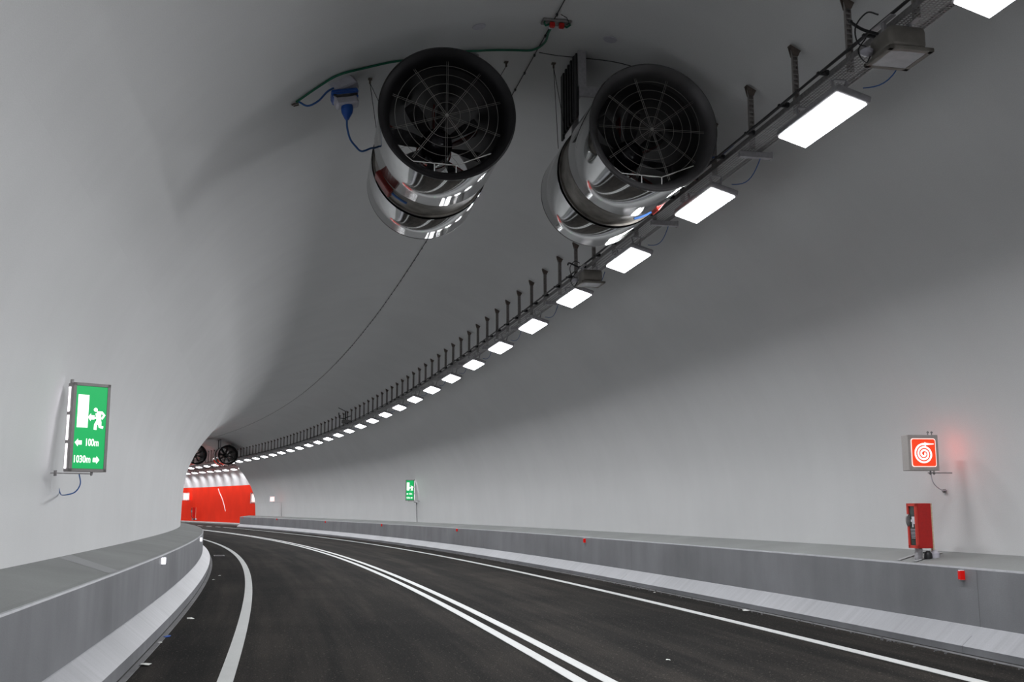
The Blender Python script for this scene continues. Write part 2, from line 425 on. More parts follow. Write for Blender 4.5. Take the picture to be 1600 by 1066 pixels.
def perforated(s0, s1, ua, ub, z, pitch_s, nu, open_=.6):
    """sheet with real slots: a grid of frames, each with one hole"""
    b = MB(); bm = b.bm; ns = max(1, int(round((s1-s0)/pitch_s))); du = (ub-ua)/nu; ds = (s1-s0)/ns
    g = {}
    def V(i, j):
        k = (round(i, 4), round(j, 4))
        if k not in g: g[k] = bm.verts.new(W(s0+ds*i, ua+du*j, z))
        return g[k]
    e = (1-open_)/2
    for i in range(ns):
        for j in range(nu):
            A = [V(i, j), V(i+1, j), V(i+1, j+1), V(i, j+1)]; B = [V(i+e, j+e), V(i+1-e, j+e), V(i+1-e, j+1-e), V(i+e, j+1-e)]
            for k in range(4): bm.faces.new((A[k], A[(k+1) % 4], B[(k+1) % 4], B[k]))
    return b
def tray_run(ua, ub, z, s0, s1, hangers, uh, label, near=26):
    t = empty('cable_tray', FR(s0, (ua+ub)/2, z)); tag(t, label, 'cable tray')
    inv = t.matrix_world.inverted()
    s = s0
    while s < s1-.5:
        e = min(s+3.23, s1)
        if s < near: bb = perforated(s, e-.01, ua, ub, z, .034 if s < 14 else .06, 8 if s < 14 else 5, .58)
        else:
            bb = MB(); 
            bb.poly([W(s, ua, z), W(e-.01, ua, z), W(e-.01, ub, z), W(s, ub, z)], (0, 0, .004))
        for uu in (ua, ub):
            bb.poly([W(s, uu, z), W(e-.01, uu, z), W(e-.01, uu, z+.06), W(s, uu, z+.06)], W(s, uu+.004, z)-W(s, uu, z))
        for v in bb.bm.verts: v.co = inv @ v.co
        bb.obj('tray_section', M['steel'], t); s = e
    for s in hangers:
        zc = ceil_z(uh) if s < SEND else 6.75
        h = link('hanger', ROD, t); h.matrix_basis = inv @ FR(s, uh, zc-.05) @ Matrix.Diagonal((1, 1, (zc-.05-z)/.80, 1))
        k = link('ceiling_bracket', BRK, h); k.matrix_basis = Matrix.Diagonal((1, 1, .80/(zc-.05-z), 1))
    return t, inv
HSP = 1.07685
hs = []
for n in range(-26, 105):
    s = 19.081+HSP*n
    if n <= -5: s += .28
    if s < 138: hs.append(s)
tray, tinv = tray_run(4.83, 5.12, 5.66, -8, 138, hs, 4.965, 'long galvanised perforated cable tray hung from the vault above the main lamp row')
tray2, t2inv = tray_run(8.78, 9.06, 5.62, 98.5, 138, [99+1.3*i for i in range(30)], 8.92, 'second cable tray over the red walled lay-by, far end', near=0)
# clamps and the two black cables beside the tray
cl = MB(); cl.box((0.03, 0, 0), (.12, .035, .03), bevel=.008); cl.box((.07, 0, .012), (.05, .05, .05), bevel=.01)
CLM = cl.mesh('cable_clamp', M['black'])
s = -6.0
while s < 92:
    c = link('cable_clamp', CLM, tray); c.matrix_basis = tinv @ FR(s, 4.74, 5.70); s += .82 if s < 40 else 1.077
def smooth(pts):
    P = [Vector(p) for p in pts]; Q = [2*P[0]-P[1]]+P+[2*P[-1]-P[-2]]; out = []
    for i in range(1, len(Q)-2):
        a, b, c, d = Q[i-1:i+3]
        for k in range(6):
            t = k/6; out.append(.5*((2*b)+(-a+c)*t+(2*a-5*b+4*c-d)*t*t+(-a+3*b-3*c+d)*t**3))
    return out+[P[-1]]
def cable(name, pts, r, mat, label=None, cat='cable', parent=None, n=7, smooth_pts=True, group=None):
    P = [Vector(p) for p in pts]
    if smooth_pts and len(P) > 2:
        Q = [2*P[0]-P[1]]+P+[2*P[-1]-P[-2]]; out = []
        for i in range(1, len(Q)-2):
            a, b, c, d = Q[i-1:i+3]
            for k in range(6):
                t = k/6; out.append(.5*((2*b)+(-a+c)*t+(2*a-5*b+4*c-d)*t*t+(-a+3*b-3*c+d)*t**3))
        out.append(P[-1]); P = out
    b = MB(); b.tube(P, r, n); o = b.obj(name, mat, None, smooth=True, angle=60)
    if parent: 
        o.parent = parent; o.matrix_parent_inverse = parent.matrix_world.inverted()
    if label: tag(o, label, cat, group)
    return o
cable('power_cable', [W(s, 4.735, 5.70) for s in frange(-8, 97, .9)], .013, M['black'], 'outer black power cable clamped along the left side of the tray', smooth_pts=False)
cable('power_cable', [W(s, 4.765, 5.715+.006*math.sin(s*3)) for s in frange(-8, 97, .9)], .010, M['black'], 'inner thinner black cable clamped between the tray and the outer cable', smooth_pts=False)

# ------------------------------------------------------------------ tunnel lamps
LL_, LWD = 1.22, .33
def lamp_proto():
    b = MB(); b.box((0, 0, .045), (LWD+.03, LL_+.04, .075), bevel=.02, seg=2); house = b.mesh('housing', M['steel_light'], True)
    b = MB(); b.box((0, 0, .0), (LWD-.015, LL_-.02, .018), bevel=.006); diff = b.mesh('diffuser', M['diffuser'])
    b = MB()
    for x in (-.07, .07):
        b.box((x*.8, 0, .18), (.02, .03, .19), rot=Matrix.Rotation(math.radians(14 if x > 0 else -14), 4, 'Y'))
    b.box((0, 0, .09), (.24, .05, .012)); b.box((0, 0, .275), (.12, .05, .012))
    brk = b.mesh('mounting_bracket', M['steel_light'])
    b = MB(); b.box((.0, 0, 0), (.40, .06, .07), bevel=.004); b.box((.19, 0, 0), (.02, .075, .085), bevel=.003); box = b.mesh('connection_box', M['steel_light'])
    ci = MB(); pts = []
    for k in range(11):
        a = k/10*math.pi; pts.append((.20-.10*k/10+.03*math.sin(a), .58*k/10, -.03-.14*k/10-.10*math.sin(a)))
    ci.tube(pts, .006, 5); loop = ci.mesh('supply_cable', M['blue_cable'], True)
    return house, diff, brk, box, loop
LH, LD, LB, LX, LC = lamp_proto()
def lamp(s, u, z, label, group, detail=True, watts=LAMP_W, tilt=None, spread=None):
    t = empty('tunnel_lamp', FR(s, u, z)); tag(t, label, 'lamp', group)
    T = Matrix.Rotation(math.radians(LAMP_TILT), 4, 'Y')
    for nm, me_ in (('housing', LH), ('diffuser', LD)): link(nm, me_, t, T)
    for y in (-.36, .36): link('mounting_bracket', LB, t, Matrix.Translation((.02, y, 0)))
    if detail:
        if detail != 2: link('connection_box', LX, t, Matrix.Translation((.14, -1.22, .265)))
        link('supply_cable', LC, t, Matrix.Translation((.0, -1.22, .265)))
    ld = bpy.data.lights.new('lamp_light', 'AREA'); ld.shape = 'RECTANGLE'; ld.size = LWD-.14; ld.size_y = LL_-.04
    ld.energy = watts; ld.color = LAMP_COL; ld.spread = math.radians(spread or LAMP_SPREAD)
    lo = bpy.data.objects.new('lamp_light', ld); COL.objects.link(lo); lo.parent = t
    lo.matrix_basis = Matrix.Rotation(math.radians(LIGHT_TILT if tilt is None else tilt), 4, "Y") @ Matrix.Translation((0, 0, -.035))
    return t
L0, LDS = 9.079, 2.956
k = 0
for n in range(-10, 46):
    s = L0+LDS*n
    if s > 136: break
    if n < -1: lb, g = 'lit rectangular tunnel lamp behind the viewpoint, '+ordw(-2-n)+' one back', 'lamps behind the viewpoint'
    else:
        g = 'tunnel lamps of the long row under the tray'
        lb = 'glaring white tunnel lamp, '+ordw(k)+' from the top right corner along the long row'; k += 1
        if n == -1: lb = 'glaring white tunnel lamp cut by the top right corner of the frame'
    lamp(s, 4.897, 5.35, lb, g, detail=2 if n in (0, 3) else n < 30)
for i in range(14):
    s = 101.0+2.62*i
    lamp(s, 8.9, 5.31, 'small lamp over the red wall, '+ordw(i)+' from the right in the second row', 'lamps of the second row over the lay-by', detail=False, watts=LAMP_W*.68, tilt=-4, spread=138)

# unlit square floodlights under the tray
def flood(s, label):
    t = empty('floodlight', FR(s, 4.84, 5.34)); tag(t, label, 'floodlight')
    b = MB(); b.box((0, 0, .14), (.34, .34, .20), bevel=.045, seg=3); b.obj('casing', M['flood'], t, smooth=True)
    b = MB()
    for sx in (-1, 1): b.box((sx*.18, 0, .02), (.05, .41, .035), bevel=.005)
    for sy in (-1, 1): b.box((0, sy*.18, .02), (.41, .05, .035), bevel=.005)
    b.obj('rim', M['flood'], t)
    b = MB(); b.box((0, 0, .012), (.32, .32, .012)); b.obj('glass_pane', M['glass'], t)
    for x in (-.12, .12):
        b = MB(); b.box((x, 0, .27), (.025, .04, .12)); b.box((x, 0, .325), (.05, .3, .012)); b.obj('yoke', M['steel_light'], t)
    b = MB(); b.lathe([(.0, 0), (.03, .004), (.05, .02), (.055, .05), (.03, .07), (0, .075)], 20, 'z', (-.23, .10, .06)); b.obj('sensor_dome', M['grey_plastic'], t, smooth=True)
    b = MB(); b.tube(smooth([(-.23, .1, .14), (-.29, .14, .20), (-.32, .10, .32), (-.27, .0, .40), (-.2, -.06, .36)]), .007, 6); b.tube(smooth([(-.20, .1, .06), (-.27, .06, -.02), (-.31, .1, .1), (-.2, .15, .25)]), .006, 6); b.tube(smooth([(-.05, .2, .32), (-.16, .26, .38), (-.30, .22, .42), (-.36, .10, .36)]), .014, 7); b.obj('lead', M['black'], t, smooth=True)
    return t
flood(7.62, 'unlit square floodlight with grey casing near the top right corner')
flood(16.75, 'unlit square floodlight under the tray, just past the right fan')

# ------------------------------------------------------------------ jet fans
def fan_parts(light_bell):
    L = 2.72; Rr = .735; P = []
    c0, c1 = 1.13, 1.74
    def shell(a, b_): 
        m = MB(); m.lathe([(Rr-.004, a), (Rr, a+.01), (Rr, b_-.01), (Rr-.006, b_), (Rr-.03, b_)], 96); return m
    P.append(('front_shell', shell(.03, c0).mesh('front_shell', M['polished'], True), None))
    P.append(('rear_shell', shell(c1, L-.03).mesh('rear_shell', M['polished'], True), None))
    m = MB(); m.lathe([(Rr-.03, c0), (.695, c0+.02), (.695, c1-.02), (Rr-.03, c1)], 96)
    P.append(('centre_band', m.mesh('centre_band', M['band'], True, 50), None))
    for a in (c0+.04, c1-.07):
        m = MB(); m.lathe([(.69, a), (.72, a), (.72, a+.02), (.69, a+.02)], 96, loop=True); P.append(('flange', m.mesh('flange', M['band']), None))
    bm_ = M['bell_light'] if light_bell else M['bell']
    for y0, d in ((0, 1), (L, -1)):
        q = .03 if d > 0 else 0
        m = MB(); m.lathe([(Rr-.001, y0+d*.05), (Rr-.002+q, y0+d*.02), (Rr-.001+q, y0), (Rr-.01+q*.7, y0-d*.012), (Rr-.02, y0+d*.005), (Rr-.06, y0+d*.05), (Rr-.10, y0+d*.14), (Rr-.115, y0+d*.24)], 96)
        P.append(('bell_mouth', m.mesh('bell_mouth', bm_, True, 60), None))
    m = MB(); m.lathe([(Rr-.115, .24), (Rr-.115, L-.24)], 64); P.append(('liner', m.mesh('liner', M['fan_dark'], True), None))
    for y0 in (.07, L-.07):
        m = MB()
        for r in (.15, .26, .365, .47, .575):
            m.tube([(r*math.cos(a*math.pi/24), y0, r*math.sin(a*math.pi/24)) for a in range(48)], .0026, 5, closed=True)
        for i in range(5):
            a = math.pi*i/5+.31*(1 if not light_bell else 0)
            dx, dz = math.cos(a), math.sin(a)
            for off in (-.009, .009):
                m.tube([(-dx*.63-dz*off, y0+.006, -dz*.63+dx*off), (dx*.63-dz*off, y0+.006, dz*.63+dx*off)], .0022, 4)
        m.tube([(0, y0-.008, 0), (0, y0+.012, 0)], .018, 10)
        P.append(('wire_guard', m.mesh('wire_guard', M['wire']), None))
    # motor, hub and blades
    m = MB(); m.lathe([(0, .86), (.06, .865), (.11, .885), (.155, .925), (.18, .98), (.19, 1.05), (.19, 1.16), (.17, 1.17), (.17, 1.55), (.14, 1.62), (0, 1.64)], 40)
    P.append(('motor', m.mesh('motor', M['motor'], True, 50), None))
    for k in range(8):
        a = 2*math.pi*k/8+.2; b = MB(); q = []
        for i in range(6):
            r = .18+.42*i/5; tw = math.radians(58-34*i/5); ch = .15+.05*math.sin(i/5*math.pi)
            for sg in (-1, 1):
                t_ = sg*ch/2*math.cos(tw) if False else sg*ch/2
                q.append(((r, t_*math.sin(tw)+1.10, t_*math.cos(tw))))
        R = Matrix.Rotation(a, 4, 'Y')
        vv = [b.bm.verts.new(R @ Vector(c)) for c in q]
        for i in range(5): b.bm.faces.new((vv[2*i], vv[2*i+1], vv[2*i+3], vv[2*i+2]))
        P.append(('blade', b.mesh('blade', M['blade']), None))
    m = MB()
    for k in range(6):
        a = math.pi/2+2*math.pi*k/6; m.box((.40*math.cos(a), 1.42, .40*math.sin(a)), (.46, .16, .018), rot=Matrix.Rotation(-a, 4, 'Y'))
    m.lathe([(.20, 1.32), (.215, 1.32), (.215, 1.50), (.20, 1.50)], 40, loop=True)
    P.append(('stator', m.mesh('stator', M['red_dark']), None))
    m = MB(); y = .10
    fr = [(-.55, -.40), (-.37, -.54), (.11, -.56), (.5, -.40)]
    m.tube([(x, y, z) for x, z in fr[:2]], .006, 5); m.tube([(x, y, z) for x, z in fr[1:3]], .006, 5); m.tube([(x, y, z) for x, z in fr[2:]], .006, 5)
    for x, z0, z1 in ((-.36, -.54, -.62), (-.13, -.55, -.69), (.11, -.56, -.68)): m.tube([(x, y, z0), (x, y, z1)], .006, 5)
    P.append(('sill_rods', m.mesh('sill_rods', M['white_wire']), None))
    return P
FP = fan_parts(False); FPB = fan_parts(True)
def jet_fan(s, u, z, label, parts, side, roll=0):
    t = empty('jet_fan', FR(s, u, z, yaw=-.021)); tag(t, label, 'fan', 'jet fans under the vault')
    for nm, me_, lb in parts: link(nm, me_, t)
    # suspension feet at the ceiling, two per end
    for y in (1.05, 2.0):
        for x in (-.42, .42):
            if roll and x < 0 and y < 1.5: continue
            gu = u+x; top = ceil_z(gu)-z
            b = MB(); b.box((x, y, (top+.60)/2), (.09, .05, max(.05, top-.60)+.02)); b.box((x, y, top-.02), (.16, .12, .02)); b.box((x*.93, y, .62), (.14, .1, .05), rot=Matrix.Rotation(math.radians(30 if x > 0 else -30), 4, 'Y')); b.obj('suspension_foot', M['steel_light'], t)
    # red terminal box on the centre band and its blue lead
    a = math.radians(214 if side < 0 else -40); rr = .715
    R = Matrix.Rotation(-a, 4, 'Y')
    b = MB(); b.box(R @ Vector((rr, 1.42, 0)), (.07, .22, .30), rot=R, bevel=.01); tb = b.obj('terminal_box', M['red_dark'] if side < 0 else M['red_frame'], t)
    a2 = a+(.30 if side < 0 else -.32); a3 = a+(.52 if side < 0 else -.62)
    b = MB(); b.tube([(rr*math.cos(a+q*(a3-a)), 1.42-.03*q, rr*math.sin(a+q*(a3-a))) for q in (.42, .6, .8, 1)], .016, 7); b.obj('lead', M['blue_cable'], t, smooth=True)
    return t
fa = jet_fan(11.0, 1.50, 5.91, 'left jet fan nearest the camera with round wire guard and polished shell', FP, -1)
fb = jet_fan(11.0, 3.885, 5.93, 'right jet fan nearest the camera, overlapping the cable tray', FPB, 1, roll=1)
jet_fan(85.3, 3.88, 5.83, 'far jet fan hanging in front of the small red lay-by arch, right of its pair', FP, 1)
jet_fan(85.3, 1.52, 5.80, 'far jet fan half hidden by the left wall, left of its pair', FP, 1)
# louvred side bracket of the right fan
b = MB(); 
b.box((-.66, .70, .95), (.10, .03, .45)); b.box((-.52, .70, .66), (.36, .03, .13))
b.obj('side_bracket', M['steel_light'], fb)
b = MB(); b.box((-.72, 1.45, .74), (.025, .10, .86)); b.box((-.72, .76, .74), (.025, .10, .82))
for k in range(5): b.box((-.725, .84+.13*k, .76), (.03, .045, .80))
b.box((-.70, 1.1, .76), (.012, .74, .78))
b.obj('side_frame', M['black'], fb)
# safety wires and ceiling hooks
def hook(s, u, ends, label):
    z = ceil_z(u); t = empty('safety_hook', FR(s, u, z)); tag(t, label, 'hook', 'ceiling hooks with safety wires')
    b = MB(); b.box((0, 0, -.01), (.05, .05, .012)); b.tube([(0, 0, -.02), (0, 0, -.07)], .012, 8); b.obj('hook_plate', M['rusty'], t)
    iv = t.matrix_world.inverted()
    for e in ends:
        b = MB(); b.tube([iv @ W(s, u, z-.06), iv @ W(*e)], .004, 5); b.obj('safety_wire', M['black'], t)
hook(12.18, .73, [(12.5, .95, 6.40), (12.55, .86, 6.15)], 'ceiling hook with two thin wires left of the left jet fan')
hook(12.26, 2.42, [(12.45, 2.08, 6.45)], 'ceiling hook with one thin wire right of the left jet fan')
hook(12.18, 3.01, [(12.3, 3.17, 6.38), (12.4, 3.12, 6.1)], 'ceiling hook with two thin wires left of the right jet fan')

# socket box with blue cover, plug and cables
bx = empty('socket_box', FR(12.02, .39, 6.57) @ Matrix.Diagonal((1.6, 1.6, 1.05, 1))); tag(bx, 'grey ceiling socket box with bright blue cover left of the left fan', 'socket box')
Rb = Matrix.Rotation(math.radians(-34), 4, 'Y') @ Matrix.Rotation(math.radians(-12), 4, 'Z')
b = MB(); b.box(Rb @ Vector((0, 0, -.02)), (.20, .15, .11), rot=Rb, bevel=.012); b.obj('back_box', M['grey_plastic'], bx)
b = MB(); b.box(Rb @ Vector((0, 0, .045)), (.26, .04, .014), rot=Rb); b.obj('ceiling_plate', M['steel'], bx)
Rc = Matrix.Rotation(math.radians(-16), 4, 'Y')
b = MB(); b.box((.02, 0, -.12), (.20, .15, .05), rot=Rc, bevel=.014, seg=2); b.box((.02, -.01, -.17), (.19, .15, .08), rot=Rc, bevel=.012); b.obj('blue_cover', M['blue'], bx, smooth=True)
b = MB(); b.box((.03, -.03, -.22), (.17, .13, .12), rot=Rc, bevel=.015); b.obj('socket_body', M['grey_plastic'], bx)
b = MB(); b.tube([(-.05, -.10, -.20), (-.04, -.14, -.235), (.05, -.15, -.215), (.10, -.11, -.17)], .014, 8); b.obj('handle', M['black'], bx, smooth=True)
b = MB(); b.lathe([(0, -.27), (.040, -.27), (.045, -.31), (.04, -.36), (.02, -.42), (.014, -.44), (0, -.44)], 18, 'z', (.04, -.04, 0)); b.obj('plug', M['blue'], bx, smooth=True)
m_ = bx.matrix_world
cable('fan_lead', [m_ @ Vector(p) for p in [(.04, -.04, -.43), (.045, -.03, -.53), (.07, 0, -.64), (.11, .03, -.70), (.16, .08, -.73)]]+[W(12.25, .78, 5.89), W(12.35, .84, 5.90)], .012, M['blue_cable'], 'blue flexible lead sagging from the socket box to the left jet fan')
cable('socket_lead', [W(11.95, -.10, 6.28), W(11.90, 0.0, 6.22), W(11.9, .12, 6.29), W(11.92, .22, 6.42), W(11.95, .32, 6.50)], .012, M['blue_cable'], 'short blue lead from the green cable end into the socket box')
gz_ = lambda u: ceil_z(u)-.02
cable('green_cable', [W(11.96, -.13, gz_(-.13)), W(11.8, .13, gz_(.13)), W(11.7, .34, gz_(.34)), W(11.76, .64, gz_(.64)), W(11.8, .95, gz_(.95)), W(11.88, 1.3, gz_(1.3)), W(11.86, 1.63, gz_(1.63)), W(11.88, 2.1, gz_(2.1)), W(11.88, 2.41, gz_(2.41)), W(11.85, 2.66, gz_(2.66)), W(11.6, 2.75, 7.12), W(11.3, 2.73, 7.12), W(11.12, 2.74, 7.12)], .014, M['green_cable'], 'green cable fixed across the vault behind the left jet fan')
b = MB(); b.box((0, 0, 0), (.09, .03, .02), rot=Euler((0, -.5, .4))); b.box((.01, .03, -.01), (.07, .02, .015), rot=Euler((0, -.5, .6)))
o = b.obj('cable_end_clip', M['rusty'], None, FR(11.97, -.14, ceil_z(-.14)-.03)); tag(o, 'small brown clip where green and blue cables meet, far left', 'clip')
# junction with red and white fittings on the crown
jb = empty('ceiling_junction', FR(11.08, 2.76, 7.15)); tag(jb, 'small ceiling junction with red and white fittings between the fans, top', 'junction')
b = MB(); b.box((0, 0, -.02), (.34, .14, .03), bevel=.008); b.obj('base_plate', M['steel'], jb)
for x in (-.055, .055):
    b = MB(); b.box((x, -.03, -.07), (.06, .05, .06), bevel=.008); b.obj('red_fitting', M['red'], jb)
    b = MB(); b.box((x*1.05, .03, -.06), (.045, .05, .05), bevel=.006); b.obj('white_fitting', M['white_plastic'], jb)
for x in (-.14, .14):
    b = MB(); b.tube([(x, -.03, -.03), (x*1.1, -.05, -.06), (x*.9, 0, -.07), (x*.6, 0, -.05)], .012, 6); b.obj('gland', M['green_cable'], jb, smooth=True)
b = MB(); b.tube([(.11, -.05, -.06), (.12, -.12, -.07), (.07, -.20, -.05), (.0, -.22, -.03)], .005, 5); b.obj('loop', M['black'], jb, smooth=True)
# thin detector line along the crown with small clips
det = cable('detector_cable', [W(s, 2.72, 7.135) for s in frange(9.5, 92, .9)], .0065, M['black'], 'thin dark detector cable running along the crown of the vault', smooth_pts=False, n=5)
b = MB()
for s in frange(9.8, 40, .55): b.box(W(s, 2.72, 7.13), (.022, .04, .022))
c_ = b.obj('detector_clips', M['black'], det); c_['kind'] = 'stuff'
cable('thin_cable', [W(11.88, 2.75, 7.12), W(11.9, 3.0, 7.11), W(11.86, 3.33, ceil_z(3.33)-.01), W(11.72, 3.7, ceil_z(3.7)-.01), W(11.6, 4.1, ceil_z(4.1)-.01)], .005, M['black'], 'thin dark cable crossing the vault above the right jet fan')
for (s, u, nm) in ((11.24, 1.89, 'left jet fan'), (11.26, 3.46, 'right jet fan')):
    z = ceil_z(u)-.004; sl = math.atan2(ceil_z(u+.05)-ceil_z(u-.05), .1)
    b = MB(); b.lathe([(0, -.006), (.075, -.006), (.08, 0)], 24, 'z'); o = b.obj('pale_disc', M['grey_plastic'], None, FR(s, u, z) @ Matrix.Rotation(-sl, 4, 'Y')); tag(o, 'small pale round spot on the vault above the '+nm, 'cover', 'pale round vault spots')  # flat pale disc lying on the vault surface
# blue lead behind the right fan to the tray
cable('tray_lead', [W(11.9, 4.64, 5.98), W(11.6, 4.75, 5.83), W(11.3, 4.80, 5.75), W(10.95, 4.82, 5.76)], .012, M['blue_cable'], 'blue lead running from behind the right jet fan to the tray')
# small aerial on the tray in the distance
ae = empty('tray_aerial', FR(51.0, 4.80, 5.72)); tag(ae, 'small dark aerial standing on the cable tray in the distance', 'aerial')
b = MB(); b.tube([(0, 0, 0), (0, 0, .62)], .03, 8); b.obj('mast', M['black'], ae)
b = MB(); b.tube([(0, 0, .62), (-.35, 0, .78)], .018, 6); b.tube([(0, 0, .3), (.28, 0, .42)], .022, 6); b.tube([(0, 0, .25), (-.3, 0, .3)], .022, 6); b.tube([(-.3, 0, .3), (-.32, 0, .55)], .022, 6); b.obj('arm', M['black'], ae)
b = MB(); b.box((.05, 0, .12), (.45, .2, .16), bevel=.02); b.obj('housing', M['steel'], ae)

# ------------------------------------------------------------------ signs
def text_mesh(body, size, xs, mat, bold=.0):
    c = bpy.data.curves.new('t', 'FONT'); c.body = body; c.size = size; c.extrude = .0015; c.offset = bold; c.align_x = 'LEFT'; c.resolution_u = 3
    o = bpy.data.objects.new('t', c); COL.objects.link(o); bpy.context.view_layer.update()
    dg = bpy.context.evaluated_depsgraph_get(); me_ = bpy.data.meshes.new_from_object(o.evaluated_get(dg))
    bpy.data.objects.remove(o); me_.name = 'lettering'; me_.materials.clear(); me_.materials.append(mat)
    for v in me_.vertices: v.co = Vector((v.co.x*xs, -v.co.z, v.co.y))
    w_ = max(v.co.x for v in me_.vertices)
    return me_, w_
def disc(b, x, z, r, y, n=20, th=.003): b.poly([(x+r*math.cos(2*math.pi*k/n), y, z+r*math.sin(2*math.pi*k/n)) for k in range(n)], (0, -th, 0))
def limb(b, pts, wds, y, th=.003):
    """flat tapered limb through pts"""
    L_, R_ = [], []
    for i, p in enumerate(pts):
        a = Vector(pts[max(i-1, 0)]); c = Vector(pts[min(i+1, len(pts)-1)]); d = (c-a).normalized(); n_ = Vector((-d.y, d.x))*wds[i]/2
        L_.append((p[0]+n_.x, y, p[1]+n_.y)); R_.append((p[0]-n_.x, y, p[1]-n_.y))
    b.poly(L_+list(reversed(R_)), (0, -th, 0))
def exit_sign(mw, label, wall_x, strip_side=-1):
    """front face looks along local -y; x right, z up; origin bottom centre"""
    Wd, H, D = .41, .97, .14
    t = empty('exit_sign', mw); tag(t, label, 'sign', 'green emergency exit signs')
    b = MB(); b.box((0, D/2, H/2), (Wd, D, H), bevel=.006); b.obj('case', M['sign_grey'], t)
    b = MB(); f = .032
    for x in (-1, 1): b.box((x*(Wd/2-f/2), -.006, H/2), (f, .016, H))
    for z in (f/2, H-f/2): b.box((0, -.006, z), (Wd, .016, f))
    b.obj('frame', M['sign_grey'], t)
    b = MB(); b.box((0, -.003, H/2), (Wd-.06, .006, H-.07)); b.obj('green_panel', M['e_green'], t)
    b = MB()
    for k_ in range(3): b.box((strip_side*(Wd/2+.002), D/2+.02, .17+.31*k_), (.006, .045, .27))
    b.obj('side_light_strip', M['e_strip'], t)
    X = lambda q: (q-.5)*Wd
    Z = lambda q: (1-q)*H
    y = -.0065
    b = MB(); b.poly([(X(.14), y, Z(.135)), (X(.43), y, Z(.135)), (X(.43), y, Z(.505)), (X(.14), y, Z(.505))], (0, -.003, 0)); b.obj('door_symbol', M['e_white'], t)
    b = MB(); disc(b, X(.625), Z(.297), .021, y)
    limb(b, [(X(.70), Z(.335)), (X(.72), Z(.40)), (X(.735), Z(.445))], [.062, .052, .046], y)            # trunk
    limb(b, [(X(.66), Z(.328)), (X(.80), Z(.328)), (X(.865), Z(.355)), (X(.80), Z(.40))], [.03, .03, .026, .02], y-.0003)   # rear arm
    limb(b, [(X(.70), Z(.43)), (X(.645), Z(.465)), (X(.635), Z(.525))], [.040, .034, .03], y-.0006)       # front leg
    limb(b, [(X(.745), Z(.43)), (X(.765), Z(.49)), (X(.85), Z(.495))], [.042, .032, .028], y-.0009)       # rear leg
    limb(b, [(X(.68), Z(.385)), (X(.57), Z(.395))], [.02, .016], y-.0012)
    b.obj('running_figure', M['e_white'], t)
    def arrow(tip, base, zc, h, name='arrow'):
        b = MB(); d = 1 if base > tip else -1; nk = tip+(base-tip)*.45
        b.poly([(X(tip), y, Z(zc)), (X(nk), y, Z(zc)+h/2), (X(nk), y, Z(zc)+h*.27), (X(base), y, Z(zc)+h*.27), (X(base), y, Z(zc)-h*.27), (X(nk), y, Z(zc)-h*.27), (X(nk), y, Z(zc)-h/2)], (0, -.003, 0)); b.obj(name, M['e_white'], t)
    arrow(.425, .60, .385, .085, 'flight_arrow'); arrow(.115, .30, .675, .085); arrow(.80, .625, .865, .085)
    for body, x0, x1, zc in (('100m', .385, .755, .708), ('1030m', .09, .56, .897)):
        me_, w_ = text_mesh(body, .112, 1.0, M['e_white'], .0014)
        o = link('lettering', me_, t, Matrix.Translation((X(x0), y-.001, Z(zc))) @ Matrix.Diagonal(((X(x1)-X(x0))/w_, 1, 1, 1)))
    # wall bracket below
    b = MB(); b.box(((wall_x)/2, .03, -.02), (abs(wall_x)+.1, .012, .012)); b.box((.06*-strip_side, .03, -.015), (.012, .03, .05)); b.box((wall_x, .03, -.02), (.012, .06, .06))
    b.box((strip_side*.2, .06, H+.015), (.02, .05, .04)); b.obj('wall_bracket', M['steel'], t)
    b = MB(); b.tube([(-.07*-strip_side*-1, .04, 0), (-.07*-strip_side*-1, .04, -.03)], .012, 8); b.obj('gland', M['grey_plastic'], t)
    return t
sL = exit_sign(FR(12.35, -2.235, 2.02, yaw=math.radians(32)), 'large green exit sign with running figure on the left wall', -.33)
cable('sign_cable', [sL.matrix_world @ Vector((-.07, .04, -.02)), sL.matrix_world @ Vector((-.05, .04, -.13)), sL.matrix_world @ Vector((-.10, .05, -.22)), sL.matrix_world @ Vector((-.18, .12, -.25)), W(13.04, -2.62, 1.79), W(13.06, -2.65, 1.86)], .007, M['blue_cable'], 'thin blue cable curling from under the large green sign to the wall')
sR = exit_sign(FR(49.3, 7.62, 2.07, yaw=math.radians(-14)), 'small green exit sign far along the right wall', .42, strip_side=1)
cable('sign_cable', [W(49.6, 7.9, 2.0), W(49.8, 8.05, 1.98), W(50.0, 8.10, 1.9), W(50.0, 8.12, 1.5), W(50.0, 8.14, 1.09)], .018, M['steel_light'], 'thin conduit dropping from the small green sign to the walkway')

def spiral(b, r1, turns, wd, y, cx=0, cz=0, n=110, th=.003):
    pts = []
    for i in range(n+1):
        a = turns*2*math.pi*i/n; r = .012+(r1-.012)*i/n
        pts.append((cx+r*math.sin(a-turns*2*math.pi), cz+r*math.cos(a-turns*2*math.pi)))
    for i in range(n):
        p, q = Vector(pts[i]), Vector(pts[i+1]); d = (q-p).normalized(); nn = Vector((-d.y, d.x))*wd/2
        a, c = p-d*.001, q+d*.001
        b.poly([(a.x+nn.x, y, a.y+nn.y), (c.x+nn.x, y, c.y+nn.y), (c.x-nn.x, y, c.y-nn.y), (a.x-nn.x, y, a.y-nn.y)])
def rrect(w_, h, r, n=6):
    o = []
    for cx, cz, a0 in ((w_/2-r, h/2-r, 0), (-w_/2+r, h/2-r, 90), (-w_/2+r, -h/2+r, 180), (w_/2-r, -h/2+r, 270)):
        for k_ in range(n+1):
            a = math.radians(a0+90*k_/n); o.append((cx+r*math.cos(a), cz+r*math.sin(a)))
    return o
